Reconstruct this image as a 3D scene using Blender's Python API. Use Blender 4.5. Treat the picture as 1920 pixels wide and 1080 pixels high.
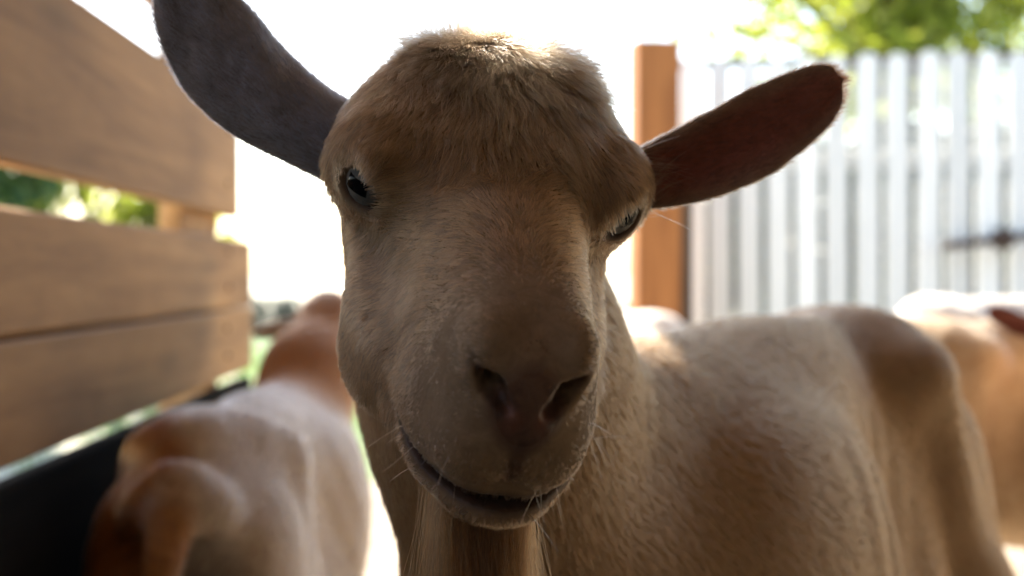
import bpy, bmesh, math, random
import numpy as np
from mathutils import Vector, Matrix

random.seed(7)
rng = np.random.default_rng(7)
R = math.radians
for _o in list(bpy.data.objects):
    bpy.data.objects.remove(_o)
S = bpy.context.scene
COL = S.collection

# ------------------------------------------------------------------ camera, sky, sun, exposure
CZ = 0.82                       # camera height
FPX = 2667.0                    # focal length in pixels of the 1920 px wide photograph
HZ = 515.0                      # row of the horizon
cam_d = bpy.data.cameras.new('camera')
cam = bpy.data.objects.new('camera', cam_d)
COL.objects.link(cam)
cam.location = (0, 0, CZ)
cam.rotation_euler = (R(90), 0, 0)
cam_d.sensor_width = 36
cam_d.lens = 50
cam_d.shift_y = (HZ - 540) / 1920
cam_d.clip_start = 0.02
cam_d.clip_end = 2000
cam_d.dof.use_dof = True
cam_d.dof.focus_distance = 0.628
cam_d.dof.aperture_fstop = 6.2
S.camera = cam

SUN_AZ, SUN_EL = R(-35), R(40)  # azimuth from +Y, clockwise from above
SDIR = Vector((math.sin(SUN_AZ) * math.cos(SUN_EL), math.cos(SUN_AZ) * math.cos(SUN_EL), math.sin(SUN_EL)))
W = bpy.data.worlds.new('World')
S.world = W
W.use_nodes = True
nt = W.node_tree
bg = nt.nodes['Background']
sky = nt.nodes.new('ShaderNodeTexSky')
sky.sky_type = 'NISHITA'
sky.sun_disc = False
sky.sun_elevation = SUN_EL
sky.sun_rotation = SUN_AZ
sky.air_density = 1.0
sky.dust_density = 1.6
sky.ozone_density = 1.0
nt.links.new(sky.outputs[0], bg.inputs[0])
bg.inputs[1].default_value = 0.12
sun_d = bpy.data.lights.new('sun', 'SUN')
sun_d.energy = 5.0
sun_d.angle = R(0.5)
sun_d.color = (1.0, 0.93, 0.82)
sun = bpy.data.objects.new('sun', sun_d)
COL.objects.link(sun)
sun.rotation_euler = SDIR.to_track_quat('Z', 'Y').to_euler()
sun.location = (-4, 5, 6)

S.view_settings.view_transform = 'Standard'
S.view_settings.look = 'None'
S.view_settings.gamma = 1.0
S.view_settings.use_curve_mapping = False
S.view_settings.exposure = 2.45
S.render.engine = 'CYCLES'
S.cycles.use_denoising = True
S.cycles.max_bounces = 10
S.cycles.diffuse_bounces = 6
S.cycles.glossy_bounces = 4
S.cycles.transmission_bounces = 6
S.cycles.transparent_max_bounces = 8
S.cycles.sample_clamp_indirect = 6.0
S.cycles.blur_glossy = 1.0

# ------------------------------------------------------------------ helpers
def tag(o, label=None, cat=None, group=None, kind=None):
    if label: o['label'] = label
    if cat: o['category'] = cat
    if group: o['group'] = group
    if kind: o['kind'] = kind
    return o

def link(o, parent=None):
    COL.objects.link(o)
    if parent is not None:
        o.parent = parent
    return o

def empty(name, loc=(0, 0, 0), rz=0.0):
    o = bpy.data.objects.new(name, None)
    o.empty_display_size = 0.1
    o.location = loc
    o.rotation_euler = (0, 0, rz)
    return link(o)

def mesh_obj(name, verts, faces, mat, parent=None, smooth=True):
    me = bpy.data.meshes.new(name)
    verts = np.asarray(verts, dtype=np.float32)
    faces = np.asarray(faces, dtype=np.int32)
    k = faces.shape[1]
    me.vertices.add(len(verts)); me.vertices.foreach_set('co', verts.ravel())
    me.loops.add(faces.size); me.loops.foreach_set('vertex_index', faces.ravel())
    me.polygons.add(len(faces))
    me.polygons.foreach_set('loop_start', np.arange(0, faces.size, k, dtype=np.int32))
    me.polygons.foreach_set('loop_total', np.full(len(faces), k, dtype=np.int32))
    me.polygons.foreach_set('use_smooth', np.full(len(faces), smooth))
    me.update(); me.validate()
    if mat: me.materials.append(mat)
    return link(bpy.data.objects.new(name, me), parent)

def bm_obj(name, bm, mat, parent=None, smooth=False):
    me = bpy.data.meshes.new(name)
    bm.to_mesh(me); bm.free()
    if smooth:
        for p in me.polygons: p.use_smooth = True
    if mat: me.materials.append(mat)
    return link(bpy.data.objects.new(name, me), parent)

def add_box(bm, c, s, rot=None, bev=0.0):
    r = bmesh.ops.create_cube(bm, size=1.0)
    vs = r['verts']
    bmesh.ops.scale(bm, vec=s, verts=vs)
    if bev > 0:
        es = list({e for v in vs for e in v.link_edges})
        q = bmesh.ops.bevel(bm, geom=es, offset=bev, segments=1, affect='EDGES')
        vs = list({v for f in q['faces'] for v in f.verts} | {v for v in vs if v.is_valid})
    if rot is not None:
        bmesh.ops.rotate(bm, cent=(0, 0, 0), matrix=rot, verts=vs)
    bmesh.ops.translate(bm, vec=c, verts=vs)
    return vs

def add_tube(bm, pts, rad, seg=8):
    rings = []
    n = len(pts)
    for i, p in enumerate(pts):
        p = Vector(p)
        a = Vector(pts[max(i - 1, 0)]); b = Vector(pts[min(i + 1, n - 1)])
        d = (b - a).normalized()
        u = d.orthogonal().normalized() if i == 0 else (rings[-1][1] - d * rings[-1][1].dot(d)).normalized()
        v = d.cross(u)
        r = rad[i] if hasattr(rad, '__len__') else rad
        ring = [bm.verts.new(p + (u * math.cos(t) + v * math.sin(t)) * r) for t in [2 * math.pi * k / seg for k in range(seg)]]
        rings.append((ring, u))
    for (a, _), (b, _) in zip(rings, rings[1:]):
        for k in range(seg):
            bm.faces.new((a[k], a[(k + 1) % seg], b[(k + 1) % seg], b[k]))
    bm.faces.new(rings[0][0][::-1]); bm.faces.new(rings[-1][0])

def at(px, py, Y):
    return np.array(((px - 960) / FPX * Y, Y, CZ + (HZ - py) / FPX * Y))

# ------------------------------------------------------------------ materials
def new_mat(name):
    m = bpy.data.materials.new(name)
    m.use_nodes = True
    n = m.node_tree.nodes
    return m, m.node_tree, n['Principled BSDF']

def ramp(t, fac, stops):
    r = t.nodes.new('ShaderNodeValToRGB')
    el = r.color_ramp.elements
    while len(el) < len(stops): el.new(0.5)
    for e, (p, c) in zip(el, stops):
        e.position = p; e.color = (*c, 1)
    t.links.new(fac, r.inputs[0])
    return r.outputs[0]

def noise(t, scale, detail=4, rough=0.55, vec=None, dist=0.0):
    n = t.nodes.new('ShaderNodeTexNoise')
    n.inputs['Scale'].default_value = scale
    n.inputs['Detail'].default_value = detail
    n.inputs['Roughness'].default_value = rough
    n.inputs['Distortion'].default_value = dist
    if vec is not None: t.links.new(vec, n.inputs['Vector'])
    return n

def coords(t, scale=(1, 1, 1), kind='Object'):
    c = t.nodes.new('ShaderNodeTexCoord')
    mp = t.nodes.new('ShaderNodeMapping')
    mp.inputs['Scale'].default_value = scale
    t.links.new(c.outputs[kind], mp.inputs[0])
    return mp

def per_object(t, vec_out, amount=20.0):
    """shifts texture space per object so that repeats do not share one grain"""
    oi = t.nodes.new('ShaderNodeObjectInfo')
    mul = t.nodes.new('ShaderNodeMath'); mul.operation = 'MULTIPLY'; mul.inputs[1].default_value = amount
    t.links.new(oi.outputs['Random'], mul.inputs[0])
    add = t.nodes.new('ShaderNodeVectorMath'); add.operation = 'ADD'
    t.links.new(vec_out, add.inputs[0]); t.links.new(mul.outputs[0], add.inputs[1])
    return add.outputs[0], oi

def mixc(t, fac, a, b, mode='MIX'):
    m = t.nodes.new('ShaderNodeMix'); m.data_type = 'RGBA'; m.blend_type = mode
    for sock, v in ((m.inputs[0], fac), (m.inputs[6], a), (m.inputs[7], b)):
        if hasattr(v, 'is_linked'): t.links.new(v, sock)
        elif isinstance(v, (int, float)): sock.default_value = v
        else: sock.default_value = (*v, 1)
    return m.outputs[2]

def wood(name, dark, mid, light, rough=0.7, axis=1, knots=True, grain=22, spec=0.25, stain=0.0):
    m, t, p = new_mat(name)
    sc = [grain, grain, grain]; sc[axis] = grain * 0.06
    mp = coords(t, sc)
    v, oi = per_object(t, mp.outputs[0])
    n1 = noise(t, 1.0, 6, 0.62, v, 1.2)
    c = ramp(t, n1.outputs[0], [(0.25, dark), (0.5, mid), (0.75, light)])
    if knots:
        sc2 = [7, 7, 7]; sc2[axis] = 1.6
        mp2 = coords(t, sc2)
        v2, _ = per_object(t, mp2.outputs[0], 31)
        vo = t.nodes.new('ShaderNodeTexVoronoi'); vo.inputs['Scale'].default_value = 1.0
        t.links.new(v2, vo.inputs['Vector'])
        k = ramp(t, vo.outputs['Distance'], [(0.05, (0.25, 0.25, 0.25)), (0.2, (1, 1, 1))])
        c = mixc(t, 0.8, c, k, 'MULTIPLY')
    if stain:
        sc3 = [5, 5, 5]; sc3[axis] = 2.2
        mp3 = coords(t, sc3); v3, _ = per_object(t, mp3.outputs[0], 57)
        n3 = noise(t, 1.0, 5, 0.6, v3, 0.6)
        c = mixc(t, stain, c, ramp(t, n3.outputs[0], [(0.35, (0.35, 0.28, 0.22)), (0.62, (1, 1, 1))]), 'MULTIPLY')
    hs = t.nodes.new('ShaderNodeHueSaturation')
    mr = t.nodes.new('ShaderNodeMapRange'); mr.inputs['To Min'].default_value = 0.8; mr.inputs['To Max'].default_value = 1.15
    t.links.new(oi.outputs['Random'], mr.inputs['Value'])
    t.links.new(mr.outputs[0], hs.inputs['Value'])
    t.links.new(c, hs.inputs['Color'])
    t.links.new(hs.outputs[0], p.inputs['Base Color'])
    p.inputs['Roughness'].default_value = rough
    p.inputs['Specular IOR Level'].default_value = spec
    b = t.nodes.new('ShaderNodeBump'); b.inputs['Strength'].default_value = 0.35; b.inputs['Distance'].default_value = 0.003
    t.links.new(n1.outputs[0], b.inputs['Height']); t.links.new(b.outputs[0], p.inputs['Normal'])
    return m

M = {}
M['plank'] = wood('warm_plank', (0.24, 0.125, 0.048), (0.43, 0.245, 0.098), (0.57, 0.345, 0.145), stain=0.4)
M['plank_shade'] = wood('shade_dark_plank', (0.004, 0.0035, 0.003), (0.007, 0.006, 0.005), (0.011, 0.009, 0.007), knots=False, spec=0.03, rough=0.95)  # near-black colour stands in for the shade on the lowest planks
M['roof'] = wood('roof_board', (0.34, 0.25, 0.17), (0.46, 0.35, 0.25), (0.54, 0.43, 0.32), axis=0)
M['old_wood'] = wood('old_grey_plank', (0.13, 0.105, 0.08), (0.20, 0.165, 0.13), (0.27, 0.225, 0.18))
M['post'] = wood('orange_post_wood', (0.17, 0.065, 0.02), (0.32, 0.125, 0.036), (0.42, 0.175, 0.055), axis=2, knots=False, stain=0.4)
M['picket'] = wood('white_painted_picket', (0.70, 0.71, 0.66), (0.82, 0.83, 0.78), (0.87, 0.87, 0.83), axis=2, knots=False, grain=30, spec=0.4)
M['rail'] = wood('grey_rail', (0.30, 0.30, 0.27), (0.42, 0.42, 0.39), (0.52, 0.52, 0.48), axis=0, knots=False)
M['bark'] = wood('bark', (0.05, 0.035, 0.024), (0.09, 0.065, 0.045), (0.14, 0.10, 0.075), axis=2, knots=False, rough=0.9)
m, t, p = new_mat('dark_iron'); M['iron'] = m
mp = coords(t, (60, 60, 60)); n1 = noise(t, 1, 5, 0.6, mp.outputs[0])
t.links.new(ramp(t, n1.outputs[0], [(0.35, (0.035, 0.032, 0.03)), (0.7, (0.12, 0.065, 0.04))]), p.inputs['Base Color'])
p.inputs['Metallic'].default_value = 0.7; p.inputs['Roughness'].default_value = 0.55

def leaf_mat(name, a, b, c, trans=0.45):
    m, t, p = new_mat(name)
    g = t.nodes.new('ShaderNodeNewGeometry')
    cc = ramp(t, g.outputs['Random Per Island'], [(0.0, a), (0.55, b), (1.0, c)])
    t.links.new(cc, p.inputs['Base Color'])
    p.inputs['Roughness'].default_value = 0.5
    tr = t.nodes.new('ShaderNodeBsdfTranslucent')
    br = t.nodes.new('ShaderNodeHueSaturation'); br.inputs['Value'].default_value = 1.5; br.inputs['Saturation'].default_value = 1.1
    t.links.new(cc, br.inputs['Color']); t.links.new(br.outputs[0], tr.inputs[0])
    mx = t.nodes.new('ShaderNodeMixShader'); mx.inputs[0].default_value = trans
    t.links.new(p.outputs[0], mx.inputs[1]); t.links.new(tr.outputs[0], mx.inputs[2])
    t.links.new(mx.outputs[0], t.nodes['Material Output'].inputs[0])
    return m
M['leaf_a'] = leaf_mat('yellow_green_leaf', (0.15, 0.18, 0.03), (0.24, 0.27, 0.05), (0.34, 0.34, 0.09), 0.65)
M['leaf_b'] = leaf_mat('deep_green_leaf', (0.018, 0.05, 0.022), (0.035, 0.085, 0.03), (0.08, 0.13, 0.035))
M['leaf_c'] = leaf_mat('hedge_leaf', (0.010, 0.022, 0.012), (0.016, 0.034, 0.017), (0.028, 0.052, 0.024), 0.06)
M['blade'] = leaf_mat('grass_blade', (0.05, 0.11, 0.02), (0.09, 0.17, 0.03), (0.18, 0.22, 0.06), 0.4)

m, t, p = new_mat('pen_earth'); M['earth'] = m
mp = coords(t, (1, 1, 1)); n1 = noise(t, 3, 8, 0.65, mp.outputs[0]); n2 = noise(t, 60, 4, 0.6, mp.outputs[0])
c1 = ramp(t, n1.outputs[0], [(0.3, (0.26, 0.20, 0.14)), (0.7, (0.46, 0.38, 0.28))])
c2 = ramp(t, n2.outputs[0], [(0.3, (0.7, 0.7, 0.7)), (0.7, (1, 1, 1))])
t.links.new(mixc(t, 1.0, c1, c2, 'MULTIPLY'), p.inputs['Base Color']); p.inputs['Roughness'].default_value = 0.95
b = t.nodes.new('ShaderNodeBump'); b.inputs['Distance'].default_value = 0.02; t.links.new(n2.outputs[0], b.inputs['Height']); t.links.new(b.outputs[0], p.inputs['Normal'])
m, t, p = new_mat('pasture'); M['pasture'] = m
mp = coords(t, (1, 1, 1)); n1 = noise(t, 0.6, 8, 0.65, mp.outputs[0]); n2 = noise(t, 25, 4, 0.6, mp.outputs[0])
c1 = ramp(t, n1.outputs[0], [(0.3, (0.06, 0.14, 0.025)), (0.7, (0.13, 0.21, 0.05))])
c2 = ramp(t, n2.outputs[0], [(0.3, (0.6, 0.6, 0.6)), (0.7, (1, 1, 1))])
t.links.new(mixc(t, 1.0, c1, c2, 'MULTIPLY'), p.inputs['Base Color']); p.inputs['Roughness'].default_value = 0.9
m, t, p = new_mat('dry_field'); M['field'] = m
mp = coords(t, (1, 1, 1)); n1 = noise(t, 0.2, 8, 0.65, mp.outputs[0])
t.links.new(ramp(t, n1.outputs[0], [(0.3, (0.36, 0.33, 0.24)), (0.7, (0.50, 0.47, 0.36))]), p.inputs['Base Color']); p.inputs['Roughness'].default_value = 0.95
m, t, p = new_mat('straw'); M['straw'] = m
g = t.nodes.new('ShaderNodeNewGeometry')
t.links.new(ramp(t, g.outputs['Random Per Island'], [(0, (0.30, 0.21, 0.09)), (0.6, (0.48, 0.36, 0.17)), (1, (0.62, 0.52, 0.30))]), p.inputs['Base Color'])
p.inputs['Roughness'].default_value = 0.6

def coat_mat(name, use_attr=True):
    """goat coat: pigment from the vertex attribute 'pigment', broken up by fine hair-like grain"""
    m, t, p = new_mat(name)
    a = t.nodes.new('ShaderNodeAttribute'); a.attribute_name = 'pigment'
    mp = coords(t, (1, 1, 1))
    n1 = noise(t, 140, 5, 0.65, mp.outputs[0], 0.8)
    n2 = noise(t, 14, 4, 0.6, mp.outputs[0])
    k = ramp(t, n1.outputs[0], [(0.3, (0.72, 0.70, 0.68)), (0.65, (1, 1, 1))])
    k2 = ramp(t, n2.outputs[0], [(0.3, (0.84, 0.80, 0.75)), (0.65, (1, 1, 1))])
    c = mixc(t, 1.0, a.outputs['Color'], k, 'MULTIPLY')
    c = mixc(t, 1.0, c, k2, 'MULTIPLY')
    t.links.new(c, p.inputs['Base Color'])
    mr = t.nodes.new('ShaderNodeMapRange'); mr.inputs['To Min'].default_value = 0.25; mr.inputs['To Max'].default_value = 0.78
    t.links.new(a.outputs['Alpha'], mr.inputs['Value']); t.links.new(mr.outputs[0], p.inputs['Roughness'])
    p.inputs['Specular IOR Level'].default_value = 0.25
    p.inputs['Sheen Weight'].default_value = 0.12
    p.inputs['Sheen Roughness'].default_value = 0.4
    b = t.nodes.new('ShaderNodeBump'); b.inputs['Distance'].default_value = 0.0015; b.inputs['Strength'].default_value = 0.6
    t.links.new(n1.outputs[0], b.inputs['Height']); t.links.new(b.outputs[0], p.inputs['Normal'])
    return m
M['coat'] = coat_mat('goat_coat')

def fur_mat(name, rough=0.38, rand=0.25, tint=(1, 1, 1)):
    m = bpy.data.materials.new(name); m.use_nodes = True
    t = m.node_tree
    for n in list(t.nodes): t.nodes.remove(n)
    out = t.nodes.new('ShaderNodeOutputMaterial')
    h = t.nodes.new('ShaderNodeBsdfHairPrincipled')
    h.parametrization = 'COLOR'
    a = t.nodes.new('ShaderNodeAttribute'); a.attribute_name = 'pigment'
    t.links.new(mixc(t, 1.0, a.outputs['Color'], tint, 'MULTIPLY'), h.inputs['Color'])
    h.inputs['Roughness'].default_value = rough
    h.inputs['Radial Roughness'].default_value = 0.45
    h.inputs['Random Roughness'].default_value = 0.2
    t.links.new(h.outputs[0], out.inputs[0])
    return m
M['fur'] = fur_mat('goat_fur', tint=(0.44, 0.352, 0.302))

# ------------------------------------------------------------------ signed distance modelling of the animals
def ell(p, c, r):
    c = np.asarray(c, np.float32); r = np.asarray(r, np.float32)
    q = p - c
    k0 = np.sqrt(((q / r) ** 2).sum(-1)); k1 = np.sqrt(((q / (r * r)) ** 2).sum(-1)) + 1e-9
    return k0 * (k0 - 1.0) / k1

def cone(p, a, b, ra, rb, sq=None):
    a = np.asarray(a, np.float32); b = np.asarray(b, np.float32)
    if sq is not None:            # squash of the cross-section along the axes
        s = np.asarray(sq, np.float32); p = p / s; a = a / s; b = b / s
    ba = b - a; pa = p - a
    h = np.clip((pa @ ba) / (ba @ ba), 0, 1)
    return np.sqrt(((pa - h[:, None] * ba) ** 2).sum(-1)) - (ra + (rb - ra) * h)

def smin(a, b, k):
    h = np.maximum(k - np.abs(a - b), 0) / k
    return np.minimum(a, b) - h * h * k * 0.25

def ssub(a, b, k):                # a minus b
    return -smin(-a, b, k)

def sm(e0, e1, x):
    t = np.clip((x - e0) / (e1 - e0), 0, 1)
    return t * t * (3 - 2 * t)

EYE_C = (49.3, 0.0, -12.0)
EYE_R = 14.0

LIP = np.array([(90, -71.5), (94, -73.2), (99, -75.5), (110, -78.5), (122, -80.3), (145, -80.8)], np.float32)
def mouth_dist(p):
    """distance to the lip line, which is the same curve on both sides"""
    d = np.full(len(p), 1e3, np.float32)
    for a, b in zip(LIP[:-1], LIP[1:]):
        ba = b - a; pa = p[:, 1:3] - a
        h = np.clip((pa @ ba) / (ba @ ba), 0, 1)
        d = np.minimum(d, np.sqrt(((pa - h[:, None] * ba) ** 2).sum(1)))
    return d

def head_sdf(q, fine=True):
    """goat head in millimetres: y out along the bridge of the nose, z up from it, x sideways"""
    sgn = np.sign(q[:, 0])
    p = q.copy(); p[:, 0] = np.abs(p[:, 0])
    d = ell(p, (0, -36, -30), (59, 60, 49))
    d = smin(d, ell(p, (0, -30, 2), (46, 46, 20)), 24)
    d = smin(d, ell(p, (39, -40, -10), (20, 26, 20)), 24)                # broad crown towards the ears
    d = smin(d, ell(p, (0, -54, 8), (34, 28, 16)), 26)
    d = smin(d, ell(p, (44, -6, -8), (16, 24, 15)), 22)                 # brow
    d = smin(d, cone(p, (0, 2, -30), (0, 92, -34), 40, 24), 18)
    d = smin(d, cone(p, (9, 5, -15), (7, 110, -24), 23, 16), 14)        # bridge
    d = smin(d, cone(p, (27, 26, -46), (14, 95, -44), 18, 14), 18)      # maxilla
    d = smin(d, ell(p, (35.5, -4, -70), (17, 48, 42)), 26)                # cheek
    d = smin(d, cone(p, (31, 8, -88), (12, 92, -84), 18, 13), 24)      # lower jaw
    d = smin(d, cone(p, (30, 14, -62), (21, 86, -64), 15, 12), 20)
    d = smin(d, ell(p, (0, 106, -44), (27, 32, 33)), 16)                # muzzle
    d = smin(d, ell(p, (13, 116, -60), (16, 18, 17)), 10)               # upper lip
    d = smin(d, ell(p, (0, 126.5, -31), (13.5, 11, 16)), 8)                 # nose pad
    d = smin(d, ell(p, (15.5, 119, -19), (9, 14, 11)), 8)                 # nostril wing
    d = smin(d, ell(p, (23, 88, -64), (12, 22, 17)), 14)
    low = cone(p, (23, 60, -85), (9, 112, -84), 14, 12)
    low = smin(low, ell(p, (20, 92, -83), (12, 22, 11)), 8)
    low = smin(low, ell(p, (0, 110, -85), (19, 22, 11.5)), 8)
    d = smin(d, low, 9)
    # eyes: socket, lids and the hollow in front of the eye
    d = ssub(d, ell(p, (58, 34, -34), (15, 22, 13)), 22)
    d = smin(d, ell(p, (49, -1, -12), (15, 18, 15)), 10)
    d = smin(d, ell(p, (54, -15, -12), (13, 14, 18)), 14)
    d = smin(d, cone(p, (48, -12, 1), (52, 8, 0), 8, 6), 10)
    if fine:
        e = np.array(EYE_C, np.float32)
        lid = ell(p, e + (6.5, 10.5, -1.0), (11.5, 10.6, 8.0))
        d = ssub(d, lid, 4)
        # nostrils: a comma that starts high on the side and runs in under the pad
        n = cone(p, (18.5, 127, -20), (14, 131.5, -28), 1.8, 3.3)
        n = smin(n, cone(p, (14, 131.5, -28), (7.5, 135.5, -34.5), 3.3, 2.5), 4)
        n = smin(n, cone(p, (12.5, 131, -29), (11, 112, -26), 3.7, 3.2), 4)
        d = ssub(d, n, 3.5)
        # mouth: a groove of even depth along the lip line
        d = ssub(d, np.maximum(mouth_dist(p) - 1.3, -(d + 6.0)), 3.0)
        d = ssub(d, cone(p, (0, 139, -48), (0, 135, -76), 1.4, 1.8), 4)  # philtrum
    return d

class Pose:
    """rigid placing of a head: yaw, pitch, roll and the world position of the point between the eyes"""
    def __init__(self, yaw, pitch, roll, loc, scale, facing=0.0):
        cy, sy = math.cos(yaw), math.sin(yaw); cp, sp = math.cos(pitch), math.sin(pitch); cr, sr = math.cos(roll), math.sin(roll)
        Rz = np.array([[cy, -sy, 0], [sy, cy, 0], [0, 0, 1]]); Rx = np.array([[1, 0, 0], [0, cp, -sp], [0, sp, cp]]); Ry = np.array([[cr, 0, sr], [0, 1, 0], [-sr, 0, cr]])
        cf, sf = math.cos(facing), math.sin(facing)
        Rf = np.array([[cf, -sf, 0], [sf, cf, 0], [0, 0, 1]])
        self.R = Rf @ Ry @ Rz @ Rx @ np.diag([1, -1, 1.0])
        self.t = np.array(loc); self.s = scale / 1000.0
    def inv(self, p): return (((p - self.t) @ self.R) / self.s).astype(np.float32)
    def fwd(self, q): return (np.asarray(q, float) * self.s) @ self.R.T + self.t
    def vec(self, q): return np.asarray(q, float) @ self.R.T

def body_sdf(p, neck, ribs=True, tail_up=0.0):
    """goat body in metres: x forward from the withers, y sideways, z up from the ground"""
    a = p.copy(); a[:, 1] = np.abs(a[:, 1])
    d = ell(p, (-0.27, 0, 0.565), (0.37, 0.150, 0.185))
    d = smin(d, ell(p, (-0.32, 0, 0.50), (0.29, 0.165, 0.150)), 0.06)
    d = smin(d, ell(p, (0.0, 0, 0.555), (0.165, 0.105, 0.18)), 0.08)
    d = smin(d, cone(p, (-0.02, 0, 0.725), (-0.64, 0, 0.752), 0.030, 0.028), 0.10)
    d = smin(d, ell(p, (-0.62, 0, 0.64), (0.15, 0.105, 0.115)), 0.07)
    d = smin(d, ell(a, (-0.01, 0.078, 0.53), (0.085, 0.040, 0.14)), 0.08)
    d = smin(d, ell(a, (-0.12, 0.085, 0.56), (0.13, 0.055, 0.14)), 0.08)
    d = smin(d, ell(a, (-0.665, 0.090, 0.52), (0.105, 0.055, 0.16)), 0.06)
    d = smin(d, cone(a, (-0.58, 0.06, 0.735), (-0.525, 0.092, 0.715), 0.024, 0.020), 0.08)   # hip bone
    d = smin(d, cone(a, (-0.55, 0.10, 0.72), (-0.60, 0.115, 0.50), 0.020, 0.03), 0.04)
    d = smin(d, ell(a, (-0.765, 0.05, 0.675), (0.03, 0.024, 0.03)), 0.04)
    d = ssub(d, ell(a, (-0.365, 0.180, 0.595), (0.125, 0.078, 0.13)), 0.09)                  # hollow of the flank
    for x0, x1 in ((0.02, 0.02), ):
        d = smin(d, cone(a, (x0, 0.088, 0.46), (x1, 0.088, 0.27), 0.050, 0.028), 0.04)
        d = smin(d, ell(a, (x1 + 0.004, 0.088, 0.265), (0.028, 0.025, 0.035)), 0.02)
        d = smin(d, cone(a, (x1, 0.088, 0.25), (x1, 0.088, 0.075), 0.020, 0.017), 0.02)
        d = smin(d, cone(a, (x1, 0.088, 0.075), (x1 + 0.022, 0.088, 0.022), 0.021, 0.026), 0.015)
    d = smin(d, cone(a, (-0.63, 0.105, 0.46), (-0.60, 0.108, 0.40), 0.075, 0.055), 0.05)
    d = smin(d, cone(a, (-0.60, 0.108, 0.40), (-0.755, 0.105, 0.285), 0.050, 0.028), 0.04)
    d = smin(d, cone(a, (-0.755, 0.105, 0.285), (-0.715, 0.105, 0.075), 0.026, 0.018), 0.02)
    d = smin(d, cone(a, (-0.715, 0.105, 0.075), (-0.695, 0.105, 0.022), 0.021, 0.026), 0.015)
    tb = np.array((-0.765, 0, 0.715)); te = tb + np.array((-0.10 + 0.02 * tail_up, 0, -0.075 + 0.13 * tail_up))
    d = smin(d, cone(p, tb, te, 0.026, 0.014, (1, 1.5, 1)), 0.03)
    for (n0, n1, r0, r1) in neck:
        d = smin(d, cone(p, n0, n1, r0, r1), 0.06)
    if ribs:
        w = sm(-0.50, -0.40, p[:, 0]) * (1 - sm(-0.16, -0.06, p[:, 0])) * sm(0.45, 0.52, p[:, 2]) * (1 - sm(0.66, 0.72, p[:, 2]))
        d = d - 0.0018 * w * np.sin((p[:, 0] + 0.35 * (p[:, 2] - 0.56)) * 2 * np.pi / 0.062)
    return d

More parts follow.
